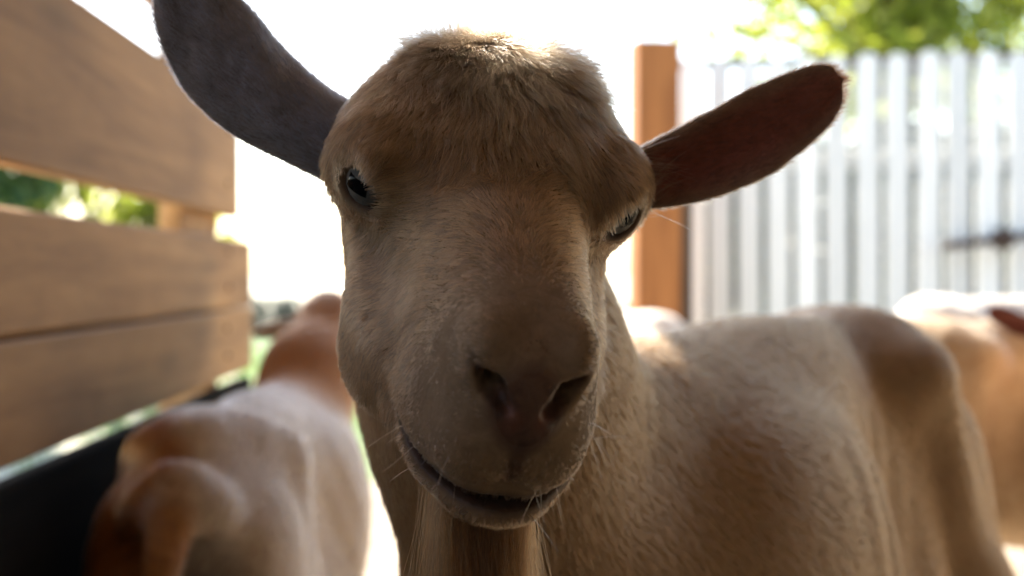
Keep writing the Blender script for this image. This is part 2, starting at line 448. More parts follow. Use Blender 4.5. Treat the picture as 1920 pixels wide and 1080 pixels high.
def surface_nets(f, xs, ys, zs, bs=14):
    """polygonise f<0 on a rectilinear grid; blocks far from the surface are skipped"""
    nx, ny, nz = len(xs), len(ys), len(zs)
    D = np.empty((nx, ny, nz), np.float32)
    ix = [(i, min(i + bs, nx)) for i in range(0, nx, bs)]
    iy = [(i, min(i + bs, ny)) for i in range(0, ny, bs)]
    iz = [(i, min(i + bs, nz)) for i in range(0, nz, bs)]
    cen, rad, idx = [], [], []
    for a in ix:
        for b in iy:
            for c in iz:
                lo = np.array((xs[a[0]], ys[b[0]], zs[c[0]])); hi = np.array((xs[a[1] - 1], ys[b[1] - 1], zs[c[1] - 1]))
                cen.append((lo + hi) / 2); rad.append(np.linalg.norm(hi - lo) / 2); idx.append((a, b, c))
    cen = np.array(cen, np.float32); rad = np.array(rad)
    dc = f(cen)
    todo = []
    for k, (a, b, c) in enumerate(idx):
        if abs(dc[k]) > rad[k] * 1.35 + 0.02:
            D[a[0]:a[1], b[0]:b[1], c[0]:c[1]] = dc[k]
        else:
            todo.append(k)
    CH = 48
    for s in range(0, len(todo), CH):
        pts, shp = [], []
        for k in todo[s:s + CH]:
            a, b, c = idx[k]
            g = np.stack(np.meshgrid(xs[a[0]:a[1]], ys[b[0]:b[1]], zs[c[0]:c[1]], indexing='ij'), -1)
            shp.append(g.shape[:3]); pts.append(g.reshape(-1, 3))
        v = f(np.concatenate(pts).astype(np.float32)); o = 0
        for k, sh in zip(todo[s:s + CH], shp):
            a, b, c = idx[k]; n = sh[0] * sh[1] * sh[2]
            D[a[0]:a[1], b[0]:b[1], c[0]:c[1]] = v[o:o + n].reshape(sh); o += n
    I = D < 0
    cnt = np.zeros((nx - 1, ny - 1, nz - 1), np.int8)
    for dx in (0, 1):
        for dy in (0, 1):
            for dz in (0, 1):
                cnt += I[dx:nx - 1 + dx, dy:ny - 1 + dy, dz:nz - 1 + dz]
    act = np.argwhere((cnt > 0) & (cnt < 8))
    vid = np.full(cnt.shape, -1, np.int32); vid[act[:, 0], act[:, 1], act[:, 2]] = np.arange(len(act))
    acc = np.zeros((len(act), 3)); num = np.zeros(len(act))
    G = (xs, ys, zs)
    off = [(0, 0, 0), (1, 0, 0), (0, 1, 0), (1, 1, 0), (0, 0, 1), (1, 0, 1), (0, 1, 1), (1, 1, 1)]
    for a in off:
        for ax in range(3):
            if a[ax]: continue
            b = list(a); b[ax] = 1
            ia = act + a; ib = act + b
            da = D[ia[:, 0], ia[:, 1], ia[:, 2]]; db = D[ib[:, 0], ib[:, 1], ib[:, 2]]
            m_ = (da < 0) != (db < 0)
            tt = np.where(m_, da / np.where(m_, da - db, 1), 0)
            for k in range(3):
                pa = G[k][ia[:, k]]; pb = G[k][ib[:, k]]
                acc[:, k] += np.where(m_, pa + (pb - pa) * tt, 0)
            num += m_
    V = acc / num[:, None]
    F = []
    for ax in range(3):
        b1, b2 = (ax + 1) % 3, (ax + 2) % 3
        sl0 = [slice(None)] * 3; sl1 = [slice(None)] * 3
        sl0[ax] = slice(0, -1); sl1[ax] = slice(1, None)
        A, B = I[tuple(sl0)], I[tuple(sl1)]
        e = np.argwhere(A != B)
        ok = (e[:, b1] > 0) & (e[:, b2] > 0) & (e[:, b1] < D.shape[b1] - 1) & (e[:, b2] < D.shape[b2] - 1)
        e = e[ok]
        inside = A[e[:, 0], e[:, 1], e[:, 2]]
        def cell(o1, o2):
            c = e.copy(); c[:, b1] += o1; c[:, b2] += o2
            return vid[c[:, 0], c[:, 1], c[:, 2]]
        q = np.stack([cell(-1, -1), cell(0, -1), cell(0, 0), cell(-1, 0)], 1)
        q[~inside] = q[~inside][:, ::-1]
        F.append(q)
    F = np.concatenate(F)
    return V, F[(F >= 0).all(1)]

def relax(V, F, it=2, lam=0.5):
    E = np.concatenate([F[:, [0, 1]], F[:, [1, 2]], F[:, [2, 3]], F[:, [3, 0]]])
    for _ in range(it):
        acc = np.zeros_like(V); n = np.zeros(len(V))
        for k in range(3):
            acc[:, k] = np.bincount(E[:, 0], V[E[:, 1], k], len(V)) + np.bincount(E[:, 1], V[E[:, 0], k], len(V))
        n = np.bincount(E[:, 0], minlength=len(V)) + np.bincount(E[:, 1], minlength=len(V))
        V = V + lam * (acc / np.maximum(n, 1)[:, None] - V)
    return V

def set_pigment(me, col, wet=None):
    at_ = me.attributes.new('pigment', 'FLOAT_COLOR', 'POINT')
    c = np.ones((len(col), 4), np.float32); c[:, :3] = col
    if wet is not None: c[:len(wet), 3] = 1 - wet
    at_.data.foreach_set('color', c.ravel())

def ear_mesh(base, tip, face, width, bend=0.0, cup=1.0, root=0.46, rootang=2.6, thick=0.0028, ns=40, ntt=25, droop=(0, 0, 0), sag=(0, 0, 0)):
    """a cupped leaf-shaped ear with thickness; face = direction the open side looks"""
    base = np.asarray(base, float); tip = np.asarray(tip, float); face = np.asarray(face, float); droop = np.asarray(droop, float); sag = np.asarray(sag, float)
    ax = tip - base; L = np.linalg.norm(ax); ax /= L
    N = face - ax * (face @ ax); N /= np.linalg.norm(N); B = np.cross(ax, N)
    s = np.linspace(0, 1, ns); tt = np.linspace(-1, 1, ntt)
    wp = np.interp(s, [0, .12, .3, .5, .68, .82, .91, .96, .985, 1], [root, root * .72 + .28, root * .3 + .68, 1, .98, .86, .70, .52, .36, .0])
    ang = np.interp(s, [0, .12, .35, .6, 1], [rootang, rootang * .6 + .4, 1.15, .85, .5]) * cup
    P = np.zeros((2, ns, ntt, 3)); inner = np.zeros((2, ns, ntt)); sv = np.zeros((2, ns, ntt))
    for i in range(ns):
        c = base + ax * L * s[i] + N * bend * math.sin(s[i] * math.pi) * L + droop * s[i] ** 2 + sag * math.sin(s[i] * math.pi)
        w = width * wp[i] * 0.5; r = w / max(ang[i], .2) * 1.05
        a = ang[i] * tt
        wob = 0.0012 * np.sin(9 * s[i] + 2 * tt) + 0.0008 * np.sin(23 * s[i] + 5 * tt)
        mid = c + np.outer(np.sin(a) * r, B) + np.outer((1 - np.cos(a)) * r + wob, N)
        nn = np.outer(-np.sin(a), B) + np.outer(np.cos(a), N)
        th = thick * (1 - 0.75 * np.abs(tt) ** 3) * (1 - 0.6 * s[i] ** 4)
        rid = 0.0013 * (np.exp(-((tt + .35) / .09) ** 2) + np.exp(-((tt - .05) / .08) ** 2) + np.exp(-((tt - .42) / .09) ** 2)) * math.sin(math.pi * min(1, s[i] * 1.25))
        P[0, i] = mid + nn * (th + rid)[:, None]; P[1, i] = mid - nn * th[:, None]
        inner[0, i] = np.clip(1.15 - np.abs(tt) ** 2 * 0.9, 0, 1); sv[:, i] = s[i]
    V = P.reshape(-1, 3)
    F = []
    n1 = ns * ntt
    for i in range(ns - 1):
        for j in range(ntt - 1):
            a = i * ntt + j
            F.append((a, a + 1, a + ntt + 1, a + ntt)); F.append((n1 + a, n1 + a + ntt, n1 + a + ntt + 1, n1 + a + 1))
        for j, f in ((0, 1), (ntt - 1, 0)):
            a = i * ntt + j; q = (a, a + ntt, n1 + a + ntt, n1 + a)
            F.append(q if f else q[::-1])
    return V, np.array(F), inner.ravel(), sv.ravel(), (np.ones((2, ns, ntt)) * np.array([1, 0])[:, None, None]).ravel()

EYE_MAT = {}
def eye_material(name, iris):
    """goat eye: dark slit pupil on an amber iris, drawn in the eye's own axes (x is the optic axis)"""
    m, t, p = new_mat(name)
    c = t.nodes.new('ShaderNodeTexCoord'); sp = t.nodes.new('ShaderNodeSeparateXYZ'); t.links.new(c.outputs['Object'], sp.inputs[0])
    def math_(op, a, b=None, cl=False):
        n = t.nodes.new('ShaderNodeMath'); n.operation = op; n.use_clamp = cl
        for i, v in enumerate((a, b)):
            if v is None: continue
            if hasattr(v, 'is_linked'): t.links.new(v, n.inputs[i])
            else: n.inputs[i].default_value = v
        return n.outputs[0]
    r2 = math_('ADD', math_('MULTIPLY', sp.outputs[1], sp.outputs[1]), math_('MULTIPLY', sp.outputs[2], sp.outputs[2]))
    r = math_('SQRT', r2)
    n1 = noise(t, 900, 3, 0.6, c.outputs['Object'])
    ir = mixc(t, n1.outputs[0], tuple(k * 0.55 for k in iris), iris)
    base = mixc(t, math_('MULTIPLY', math_('SUBTRACT', r, 0.0098), 900, True), ir, (0.05, 0.03, 0.025))
    py = math_('SUBTRACT', 0.0064, math_('ABSOLUTE', sp.outputs[1])); pz = math_('SUBTRACT', 0.0038, math_('ABSOLUTE', sp.outputs[2]))
    pm = math_('MULTIPLY', math_('MINIMUM', py, pz), 1600, True)
    t.links.new(mixc(t, pm, base, (0.003, 0.004, 0.006)), p.inputs['Base Color'])
    p.inputs['Roughness'].default_value = 0.12
    p.inputs['Specular IOR Level'].default_value = 0.2; p.inputs['IOR'].default_value = 1.2
    return m
M['eye'] = eye_material('amber_goat_eye', (0.15, 0.15, 0.145))

def add_eyes(pose, parent, res=24):
    for sx in (1, -1):
        bm = bmesh.new()
        bmesh.ops.create_uvsphere(bm, u_segments=res, v_segments=res // 2, radius=EYE_R * pose.s)
        for v in bm.verts:                                # slight corneal bulge
            k = max(0, v.co.x / (EYE_R * pose.s) - 0.7)
            v.co.x *= 1 + 0.25 * k
        o = bm_obj('eye', bm, M['eye'], parent, True)
        o.location = pose.fwd((sx * EYE_C[0], EYE_C[1], EYE_C[2]))
        ax = Vector(pose.vec((sx * 0.70, 0.71, 0.0))).normalized()
        up = Vector(pose.vec((0, 0.25, 1))); ly = up.cross(ax).normalized(); lz = ax.cross(ly)
        o.rotation_euler = Matrix((ax, ly, lz)).transposed().to_euler()

def frame_of(fwd2, origin, scale):
    """local goat coordinates -> world"""
    f = np.array((fwd2[0], fwd2[1], 0.0)); f /= np.linalg.norm(f)
    l = np.array((-f[1], f[0], 0.0))
    A = np.stack([f, l, np.array((0, 0, 1.0))], 1)
    return A, np.array((origin[0], origin[1], 0.0)), scale

def goat_coat(base, P, loc, scheme):
    """pigment of the coat from position in the goat's own frame"""
    n = len(loc)
    c = np.tile(np.array(base, float), (n, 1))
    w1 = np.sin(loc[:, 0] * 9 + 2 * np.sin(loc[:, 2] * 7)) * np.sin(loc[:, 2] * 11 + 1.7) * np.cos(loc[:, 1] * 10 + .4)
    c *= (1 + 0.06 * w1)[:, None]
    for (cen, rad, col, soft) in scheme:
        q = (loc - np.array(cen)) / np.array(rad)
        d = np.sqrt((q ** 2).sum(1)) + 0.12 * np.sin(loc[:, 2] * 37 + 3 * np.sin(loc[:, 0] * 23)) * np.cos(loc[:, 1] * 29)
        k = (1 - sm(1 - soft, 1 + soft, d))[:, None]
        c = c * (1 - k) + np.array(col) * k
    hoof = (1 - sm(0.045, 0.055, loc[:, 2]))[:, None]
    return c * (1 - hoof) + np.array((0.05, 0.04, 0.03)) * hoof

def head_pigment(c, q, skin=(0.17, 0.085, 0.062)):
    """nose, lips, nostrils and eyelids are bare or darker skin"""
    ax = np.abs(q[:, 0])
    def blend(c, k, col): k = k[:, None]; return c * (1 - k) + np.array(col) * k
    a = q.copy(); a[:, 0] = ax
    pad = (1 - sm(-1.5, 5, ell(a, (0, 133, -35), (12, 11, 16)))) * 0.9
    c = blend(c, pad, skin)
    nn = np.minimum(cone(a, (18.5, 127, -20), (14, 131.5, -28), 1.8, 3.3), cone(a, (14, 131.5, -28), (7.5, 135.5, -34.5), 3.3, 2.5))
    c = blend(c, 1 - sm(-1, 4.5, nn), (0.07, 0.028, 0.022))
    mo = mouth_dist(a) - 2.0
    c = blend(c, (1 - sm(-0.5, 3.5, mo)) * 0.9, (0.075, 0.038, 0.03))
    e = ell(a, np.array(EYE_C) + (6.5, 10.5, -1.0), (11, 10.6, 8.0))
    c = blend(c, (1 - sm(-1, 5, e)) * 0.9, (0.10, 0.055, 0.045))
    tear = cone(a, (58, 17, -19), (46, 36, -28), 2.4, 1.5)
    c = blend(c, (1 - sm(0, 9, tear)) * 0.85, (0.12, 0.07, 0.055))
    pink = (1 - sm(0, 5, cone(a, (4, 135.5, -37), (4, 133.5, -42), 1.5, 1.2))) * 0.7
    c = blend(c, pink, (0.42, 0.17, 0.12))
    phil = (1 - sm(0, 3.5, cone(a, (0, 137, -50), (0, 133, -74), 1.2, 2.0))) * 0.7
    c = blend(c, phil, (0.12, 0.06, 0.045))
    bridge = (1 - sm(-4, 14, cone(a, (0, 95, -14), (0, 128, -22), 12, 12))) * 0.35
    c = blend(c, bridge, (0.34, 0.20, 0.12))
    return c

GROUP = 'goats standing together in the pen'
def make_goat(label, fwd2, origin, scale, pose, neck, coat, scheme=(), ears=(), step=0.012, grids=None, tail_up=0.0, ribs=True, relax_it=1, parts=True, skin_k=1.0):
    A, O, sc = frame_of(fwd2, origin, scale)
    to_loc = lambda P: ((P - O) @ A / sc).astype(np.float32)
    to_w = lambda Q: (np.asarray(Q, float) * sc) @ A.T + O
    nl = [(to_loc(np.array([a])) [0], to_loc(np.array([b]))[0], ra / sc, rb / sc) for a, b, ra, rb in neck]
    hc = pose.fwd((0, 20, -35))
    fine = step <= 0.012
    def f(P):
        d = body_sdf(to_loc(P), nl, ribs, tail_up) * sc
        near = np.sqrt(((P - hc) ** 2).sum(1)) < 0.30 * pose.s * 1000
        if near.any():
            h = head_sdf(pose.inv(P[near]), fine) * pose.s
            d[near] = smin(d[near], h, 0.03)
        far = ~near
        if far.any():
            d[far] = np.minimum(d[far], np.sqrt(((P[far] - hc) ** 2).sum(1)) - 0.13 * pose.s * 1000)
        return d.astype(np.float32)
    if grids is None:
        pts = np.array([to_w(p) for p in ((0.2, 0.2, 0), (0.2, -0.2, 0), (-0.95, 0.2, 0.85), (-0.95, -0.2, 0))] + [hc + 0.2, hc - 0.2])
        lo, hi = pts.min(0) - 0.03, pts.max(0) + 0.03
        lo[2] = -0.03
        grids = [np.arange(lo[k], hi[k] + step, step) for k in range(3)]
    V, F = surface_nets(f, *grids)
    V = relax(V, F, relax_it)
    nb = len(V)
    c = goat_coat(coat, V, to_loc(V), scheme)
    c = head_pigment(c, pose.inv(V).astype(float))
    allV, allF, allC = [V], [F], [c]
    extra = []
    for e in ears:
        ev, ef, inn, sv, side = ear_mesh(**{k: v for k, v in e.items() if k not in ('inner', 'outer')})
        oc = np.array(e.get('outer', coat)); ic = np.array(e.get('inner', (0.42, 0.20, 0.15)))
        k = (inn * side)[:, None] * 0.9
        allC.append(np.tile(oc, (len(ev), 1)) * (1 - k) + ic * k)
        allF.append(ef + sum(len(v) for v in allV)); allV.append(ev)
        extra.append((ev, ef, sv, side))
    V = np.concatenate(allV); F = np.concatenate(allF); C = np.concatenate(allC)
    o = mesh_obj('goat', V, F, M['coat'])
    q_ = pose.inv(allV[0]).astype(float); q_[:, 0] = np.abs(q_[:, 0])
    wet = np.maximum(1 - sm(-1, 4, ell(q_, (0, 133, -35), (12, 11, 16))), 1 - sm(0, 3, mouth_dist(q_) - 2.0)) * (q_[:, 1] > 70)
    Cs = C.copy()
    if skin_k < 1:
        k_ = (np.abs(q_[:, 0]) < 75) & (q_[:, 1] > -95) & (q_[:, 2] > -125)
        Cs[:len(q_)] *= np.where(k_, skin_k, 0.92)[:, None]
    set_pigment(o.data, Cs, wet)
    tag(o, label, 'goat', GROUP)
    if parts: add_eyes(pose, o)
    return o, V, F, C, nb, extra

# ------------------------------------------------------------------ ground
def sheet(name, x0, x1, y0, y1, z, mat, nx=1, ny=1):
    xs = np.linspace(x0, x1, nx + 1); ys = np.linspace(y0, y1, ny + 1)
    V = np.array([(x, y, z) for y in ys for x in xs])
    F = [(j * (nx + 1) + i, j * (nx + 1) + i + 1, (j + 1) * (nx + 1) + i + 1, (j + 1) * (nx + 1) + i) for j in range(ny) for i in range(nx)]
    o = mesh_obj(name, V, F, mat, None, False)
    return tag(o, kind='structure')
sheet('ground', -600, 600, -600, 900, 0.0, M['field'])
sheet('pasture', -14, 14, -4, 19, 0.004, M['pasture'])
sheet('pen_floor', -1.2, 6, -4, 5.6, 0.008, M['earth'])
sheet('yard', -9, -1.9, -4, 11.5, 0.008, M['field'])
sheet('yard', -1.9, -1.2, -4, 7.8, 0.008, M['field'])

# ------------------------------------------------------------------ shed with gapped plank wall
WALL_D, WALL_K = 0.45, -67 / FPX
shed = empty('goat_shed', (0, 0, 0))
tag(shed, 'wooden goat shed whose side wall of horizontal planks has sunlit gaps', 'shed')
wall_yaw = math.atan(-WALL_K)
def wall_plank(z0, z1, y0, y1, mat, th=0.026, off=0.0, name='plank', tilt=0.0):
    bm = bmesh.new()
    L = (y1 - y0) / math.cos(wall_yaw)
    add_box(bm, (0, 0, 0), (th, L, z1 - z0), None, 0.004)
    o = bm_obj(name, bm, mat, shed)
    yc = (y0 + y1) / 2
    o.location = (-WALL_D + WALL_K * yc - th / 2 - off, yc, (z0 + z1) / 2)
    o.rotation_euler = (tilt, 0, wall_yaw)
    return o
Y0 = -1.4
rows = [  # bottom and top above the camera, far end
    (-0.500, -0.352, 2.86, 'plank_shade'), (-0.346, -0.203, 2.86, 'plank_shade'), (-0.655, -0.506, 2.86, 'plank_shade'), (-0.80, -0.661, 2.86, 'plank_shade'),
    (-0.187, -0.064, 2.87, 'plank'), (-0.060, 0.066, 2.86, 'plank'),
    (0.107, 0.314, 2.71, 'plank'), (0.385, 0.462, 2.76, 'plank'), (0.492, 0.640, 2.73, 'plank'),
    (0.643, 0.800, 2.75, 'plank'), (0.880, 1.000, 2.72, 'plank'), (1.003, 1.170, 2.76, 'plank'), (1.173, 1.345, 2.74, 'plank')]
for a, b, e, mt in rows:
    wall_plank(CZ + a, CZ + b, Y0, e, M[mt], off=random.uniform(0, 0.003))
def shed_post(x, y, s=0.09, h=2.15, mat='plank'):
    bm = bmesh.new(); add_box(bm, (0, 0, 0), (s, s, h), None, 0.005)
    o = bm_obj('post', bm, M[mat], shed); o.location = (x, y, h / 2)
wx = lambda y: -WALL_D + WALL_K * y
nail_bm = bmesh.new(); bmesh.ops.create_cone(nail_bm, cap_ends=True, segments=8, radius1=0.0055, radius2=0.0045, depth=0.004)
bmesh.ops.rotate(nail_bm, cent=(0, 0, 0), matrix=Matrix.Rotation(R(90), 3, 'Y'), verts=nail_bm.verts)
nail_me = bpy.data.meshes.new('nail'); nail_bm.to_mesh(nail_me); nail_bm.free(); nail_me.materials.append(M['iron'])
for a, b, e, mt in rows:
    for y in (1.06, 2.58):
        for f_ in (0.25, 0.75):
            yy = y + random.uniform(-0.02, 0.02)
            o = link(bpy.data.objects.new('nail', nail_me), shed)
            o.location = (-WALL_D + WALL_K * yy + 0.0015, yy, CZ + a + (b - a) * f_ + random.uniform(-0.01, 0.01)); o.rotation_euler = (0, 0, wall_yaw)
shed_post(wx(2.60) - 0.026 - 0.05, 2.60)
shed_post(wx(1.05) - 0.026 - 0.05, 1.05)
shed_post(wx(-1.3) - 0.026 - 0.05, -1.3)
wall_plank(CZ + 0.05, CZ + 0.135, 2.30, 2.545, M['plank'], th=0.03, off=0.028, name='spacer_block')
wall_plank(CZ - 0.100, CZ - 0.025, Y0, 2.80, M['plank'], th=0.022, off=0.030, name='seam_light_stop')  # backing added behind the seam to stop light leaking through
shed_post(2.6, 3.25); shed_post(2.6, -1.3)
# roof boards across, on two purlins
ROOF_Z = 2.24
for k in range(24):
    y = -1.75 + 0.205 * k
    bm = bmesh.new(); add_box(bm, (0, 0, 0), (3.46, 0.2, 0.024), None, 0.003)
    o = bm_obj('roof_board', bm, M['roof'], shed); o.location = (1.06, y, ROOF_Z)
for x in (-0.62, 1.0, 2.6):
    bm = bmesh.new(); add_box(bm, (0, 0, 0), (0.07, 5.0, 0.07), None, 0.004)
    o = bm_obj('purlin', bm, M['roof'], shed); o.location = (x, 0.7, ROOF_Z - 0.049)
# unseen right side wall, added to darken the interior
for k in range(12):
    bm = bmesh.new(); add_box(bm, (0, 0, 0), (0.024, 4.3, 0.178), None, 0.004)
    o = bm_obj('side_plank', bm, M['old_wood'], shed); o.location = (2.53, 0.75, 0.142 + 0.18 * k)
# back wall behind the camera
for k in range(12):
    bm = bmesh.new(); add_box(bm, (0, 0, 0), (3.2, 0.024, 0.178), None, 0.004)
    o = bm_obj('back_plank', bm, M['old_wood'], shed); o.location = (1.15, -1.5, 0.142 + 0.18 * k)

# ------------------------------------------------------------------ fence of white pickets
fence = empty('picket_fence', (1.3, 5.9, 0))
tag(fence, 'tall fence of white rounded pickets with dark gaps between them', 'fence')
fd = np.array((2.09 - 0.715, 5.80 - 6.05)); fd /= np.linalg.norm(fd); fyaw = math.atan2(fd[1], fd[0])
bm = bmesh.new()
h_, w_, t_ = 1.68, 0.093, 0.02
prof = [(-w_ / 2, 0), (w_ / 2, 0), (w_ / 2, h_ - 0.043)] + [(w_ / 2 * math.cos(a), h_ - 0.043 + 0.043 * math.sin(a)) for a in (0.4, 0.8, 1.2, 1.57, 1.94, 2.34, 2.74)] + [(-w_ / 2, h_ - 0.043)]
vs = [bm.verts.new((x, -t_ / 2, z)) for x, z in prof]; f_ = bm.faces.new(vs)
r_ = bmesh.ops.extrude_face_region(bm, geom=[f_]); bmesh.ops.translate(bm, vec=(0, t_, 0), verts=[v for v in r_['geom'] if isinstance(v, bmesh.types.BMVert)])
bmesh.ops.recalc_face_normals(bm, faces=bm.faces)
pick_me = bpy.data.meshes.new('picket'); bm.to_mesh(pick_me); bm.free(); pick_me.materials.append(M['picket'])
FP = lambda d: np.array((0.715, 6.05)) + fd * d
pitch = 0.1212
for k in range(24):
    if k == 13: continue
    o = link(bpy.data.objects.new('picket', pick_me), fence)
    q = FP(0.05 + pitch * k + random.uniform(-0.003, 0.003))
    o.location = (q[0] - 1.3, q[1] - 5.9, 0.06 + random.uniform(-0.008, 0.008))
    o.rotation_euler = (0, random.uniform(-0.004, 0.004), fyaw)
o = link(bpy.data.objects.new('picket', pick_me), fence); q = FP(0.05 + pitch * 12.86); o.location = (q[0] - 1.3, q[1] - 5.9, 0.06); o.rotation_euler = (0, 0, fyaw)
for z in (0.45, 1.30):
    bm = bmesh.new(); add_box(bm, (0, 0, 0), (2.95, 0.04, 0.08), None, 0.004)
    o = bm_obj('rail', bm, M['rail'], fence); q = FP(1.45) + np.array((-fd[1], fd[0])) * 0.033
    o.location = (q[0] - 1.3, q[1] - 5.9, z); o.rotation_euler = (0, 0, fyaw)
bm = bmesh.new(); add_box(bm, (0, 0, 0), (2.95, 0.03, 0.045), None, 0.004)
o = bm_obj('shade_strip', bm, M['bark'], fence); q = FP(1.45) + np.array((-fd[1], fd[0])) * 0.03  # dark strip standing in for the shading along the hedge top
o.location = (q[0] - 1.3, q[1] - 5.9, 1.715); o.rotation_euler = (0, 0, fyaw)
for d_ in (1.63, 2.95):
    bm = bmesh.new(); add_box(bm, (0, 0, 0), (0.08, 0.08, 1.6), None, 0.004)
    o = bm_obj('fence_post', bm, M['rail'], fence); q = FP(d_) + np.array((-fd[1], fd[0])) * 0.095
    o.location = (q[0] - 1.3, q[1] - 5.9, 0.8); o.rotation_euler = (0, 0, fyaw)
# iron bolt on the fence at the right
bolt = empty('gate_bolt', tuple(at(1880, 448, 5.72)))
tag(bolt, 'dark iron sliding bolt with a knob fixed across the white pickets', 'bolt')
bolt.rotation_euler = (0, R(-7), fyaw)
bm = bmesh.new(); add_tube(bm, [(-0.24, 0, 0), (-0.02, 0, 0), (0.16, 0, 0)], 0.018, 10); bm_obj('rod', bm, M['iron'], bolt, True)
bm = bmesh.new(); add_box(bm, (0, 0.014, 0), (0.07, 0.02, 0.085), None, 0.004); bm_obj('plate', bm, M['iron'], bolt)
bm = bmesh.new(); bmesh.ops.create_uvsphere(bm, u_segments=14, v_segments=8, radius=0.045); bmesh.ops.translate(bm, vec=(0.0, -0.03, 0), verts=bm.verts); bm_obj('knob', bm, M['iron'], bolt, True)

# orange corner post
cp = empty('corner_post', (at(1227, 0, 5.75)[0], 5.75, 0), R(9))
tag(cp, 'thick orange wooden post standing at the left end of the white picket fence', 'post')
bm = bmesh.new(); add_box(bm, (0, 0, 0.88), (0.185, 0.155, 1.76), None, 0.006); bm_obj('shaft', bm, M['post'], cp)
bm = bmesh.new(); add_box(bm, (0.121, -0.02, 0.62), (0.05, 0.09, 1.2), None, 0.005); bm_obj('side_batten', bm, M['bark'], cp)

# ------------------------------------------------------------------ vegetation
def leaves(centers, radii, n, size, seed, squash=0.85):
    r = np.random.default_rng(seed)
    k = r.integers(0, len(centers), n)
    d = r.normal(size=(n, 3)); d /= np.linalg.norm(d, axis=1)[:, None]
    rr = radii[k] * (r.random(n) ** 0.45)
    p = centers[k] + d * rr[:, None] * np.array((1, 1, squash))
    u = r.normal(size=(n, 3)); u /= np.linalg.norm(u, axis=1)[:, None]
    w = np.cross(u, r.normal(size=(n, 3))); w /= np.linalg.norm(w, axis=1)[:, None]
    s = size * r.uniform(0.6, 1.3, n)[:, None]
    V = np.stack([p - u * s, p + w * s * 0.45, p + u * s, p - w * s * 0.45], 1).reshape(-1, 3)
    return V, np.arange(4 * n).reshape(-1, 4)

def tree(name, label, x, y, h, spread, n, size, mat, seed, base=0.35, cat='tree', clumps=26, group=None):
    rr = random.Random(seed)
    root = empty(name, (x, y, 0)); tag(root, label, cat, group)
    bm = bmesh.new()
    th = h * 0.55
    pts = [(rr.uniform(-.04, .04) * h * i / 6, rr.uniform(-.04, .04) * h * i / 6, th * i / 6) for i in range(7)]
    add_tube(bm, pts, [0.035 * h * (1 - 0.11 * i) for i in range(7)], 9)
    cs, rs = [], []
    for i in range(clumps):
        a = rr.uniform(0, 2 * math.pi); zz = rr.uniform(base, 0.93) * h
        k = math.sin(math.pi * min(1, max(0.1, (zz / h - base * 0.75) / (1.05 - base * 0.75)))) ** 0.6
        q = rr.uniform(0.25, 1.0) * spread * k
        c = (q * math.cos(a), q * math.sin(a), zz); cs.append(c); rs.append(spread * rr.uniform(0.18, 0.36))
        if i % 2 == 0:
            s0 = pts[min(6, max(2, int(6 * min(1, zz / th * 0.75))))]
            mid = [(s0[j] + c[j]) / 2 + (0.05 * h if j == 2 else 0) for j in range(3)]
            add_tube(bm, [s0, mid, c], [0.014 * h, 0.009 * h, 0.004 * h], 6)
    bm_obj('trunk', bm, M['bark'], root, True)
    V, F = leaves(np.array(cs), np.array(rs), n, size, seed)
    cr = mesh_obj('crown', V, F, mat, root, False); cr['kind'] = 'stuff'
    return root
TG = 'leafy trees beyond the pen'
tree('broadleaf_tree', 'sunlit yellow green tree rising behind the white picket fence at its middle', 2.3, 8.6, 4.3, 1.2, 10500, 0.055, M['leaf_a'], 11, 0.42, clumps=80, group=TG)
tree('broadleaf_tree', 'yellow green tree behind the right end of the picket fence, cut by the frame', 4.5, 9.6, 4.8, 1.25, 11000, 0.05, M['leaf_a'], 12, 0.4, clumps=60, group=TG)
tree('broadleaf_tree', 'deep green bushy tree seen through the left end of the gap in the plank wall', -3.1, 7.2, 2.5, 1.15, 8000, 0.05, M['leaf_b'], 13, 0.18, group=TG)
tree('broadleaf_tree', 'light green bush seen through the plank gap beside the pale round highlight', -2.65, 9.0, 2.4, 0.8, 6000, 0.05, M['leaf_a'], 14, 0.18, group=TG)
for i, (x, y, h, w) in enumerate(((1.35, 6.9, 1.5, 0.5), (2.1, 6.85, 1.55, 0.55), (2.9, 6.7, 1.6, 0.5), (3.6, 6.7, 1.6, 0.5))):
    tree('shrub', ['dark green shrub behind the fence right beside the orange post', 'dark green shrub behind the middle pickets', 'dark green shrub behind the pickets near the iron bolt', 'dark green shrub behind the right end of the picket fence'][i], x, y, h, w * 1.15, 24000, 0.075, M['leaf_c'], 60 + i, 0.06, 'shrub', 40, 'shrubs behind the picket fence')
tree('shrub', 'added unseen leafy shrub outside the plank wall, keeping sun off the goat inside', -1.22, 2.65, 2.1, 0.5, 12000, 0.045, M['leaf_b'], 71, 0.62, 'shrub', 18)  # unseen shrub added to block a sun streak on the goat by the wall
# dark low hedge far behind
hd = []
rr = random.Random(5)
cs = np.array([(-9 + 0.33 * i, 17.5 + rr.uniform(-.2, .2), rr.uniform(0.12, 0.36)) for i in range(36)]); rs = np.array([rr.uniform(0.22, 0.36) for _ in range(36)])
V, F = leaves(cs, rs, 16000, 0.045, 21)
hg = mesh_obj('hedge', V, F, M['leaf_c'], None, False)
tag(hg, 'low dark hedge far off at the edge of the green grass', 'hedge')
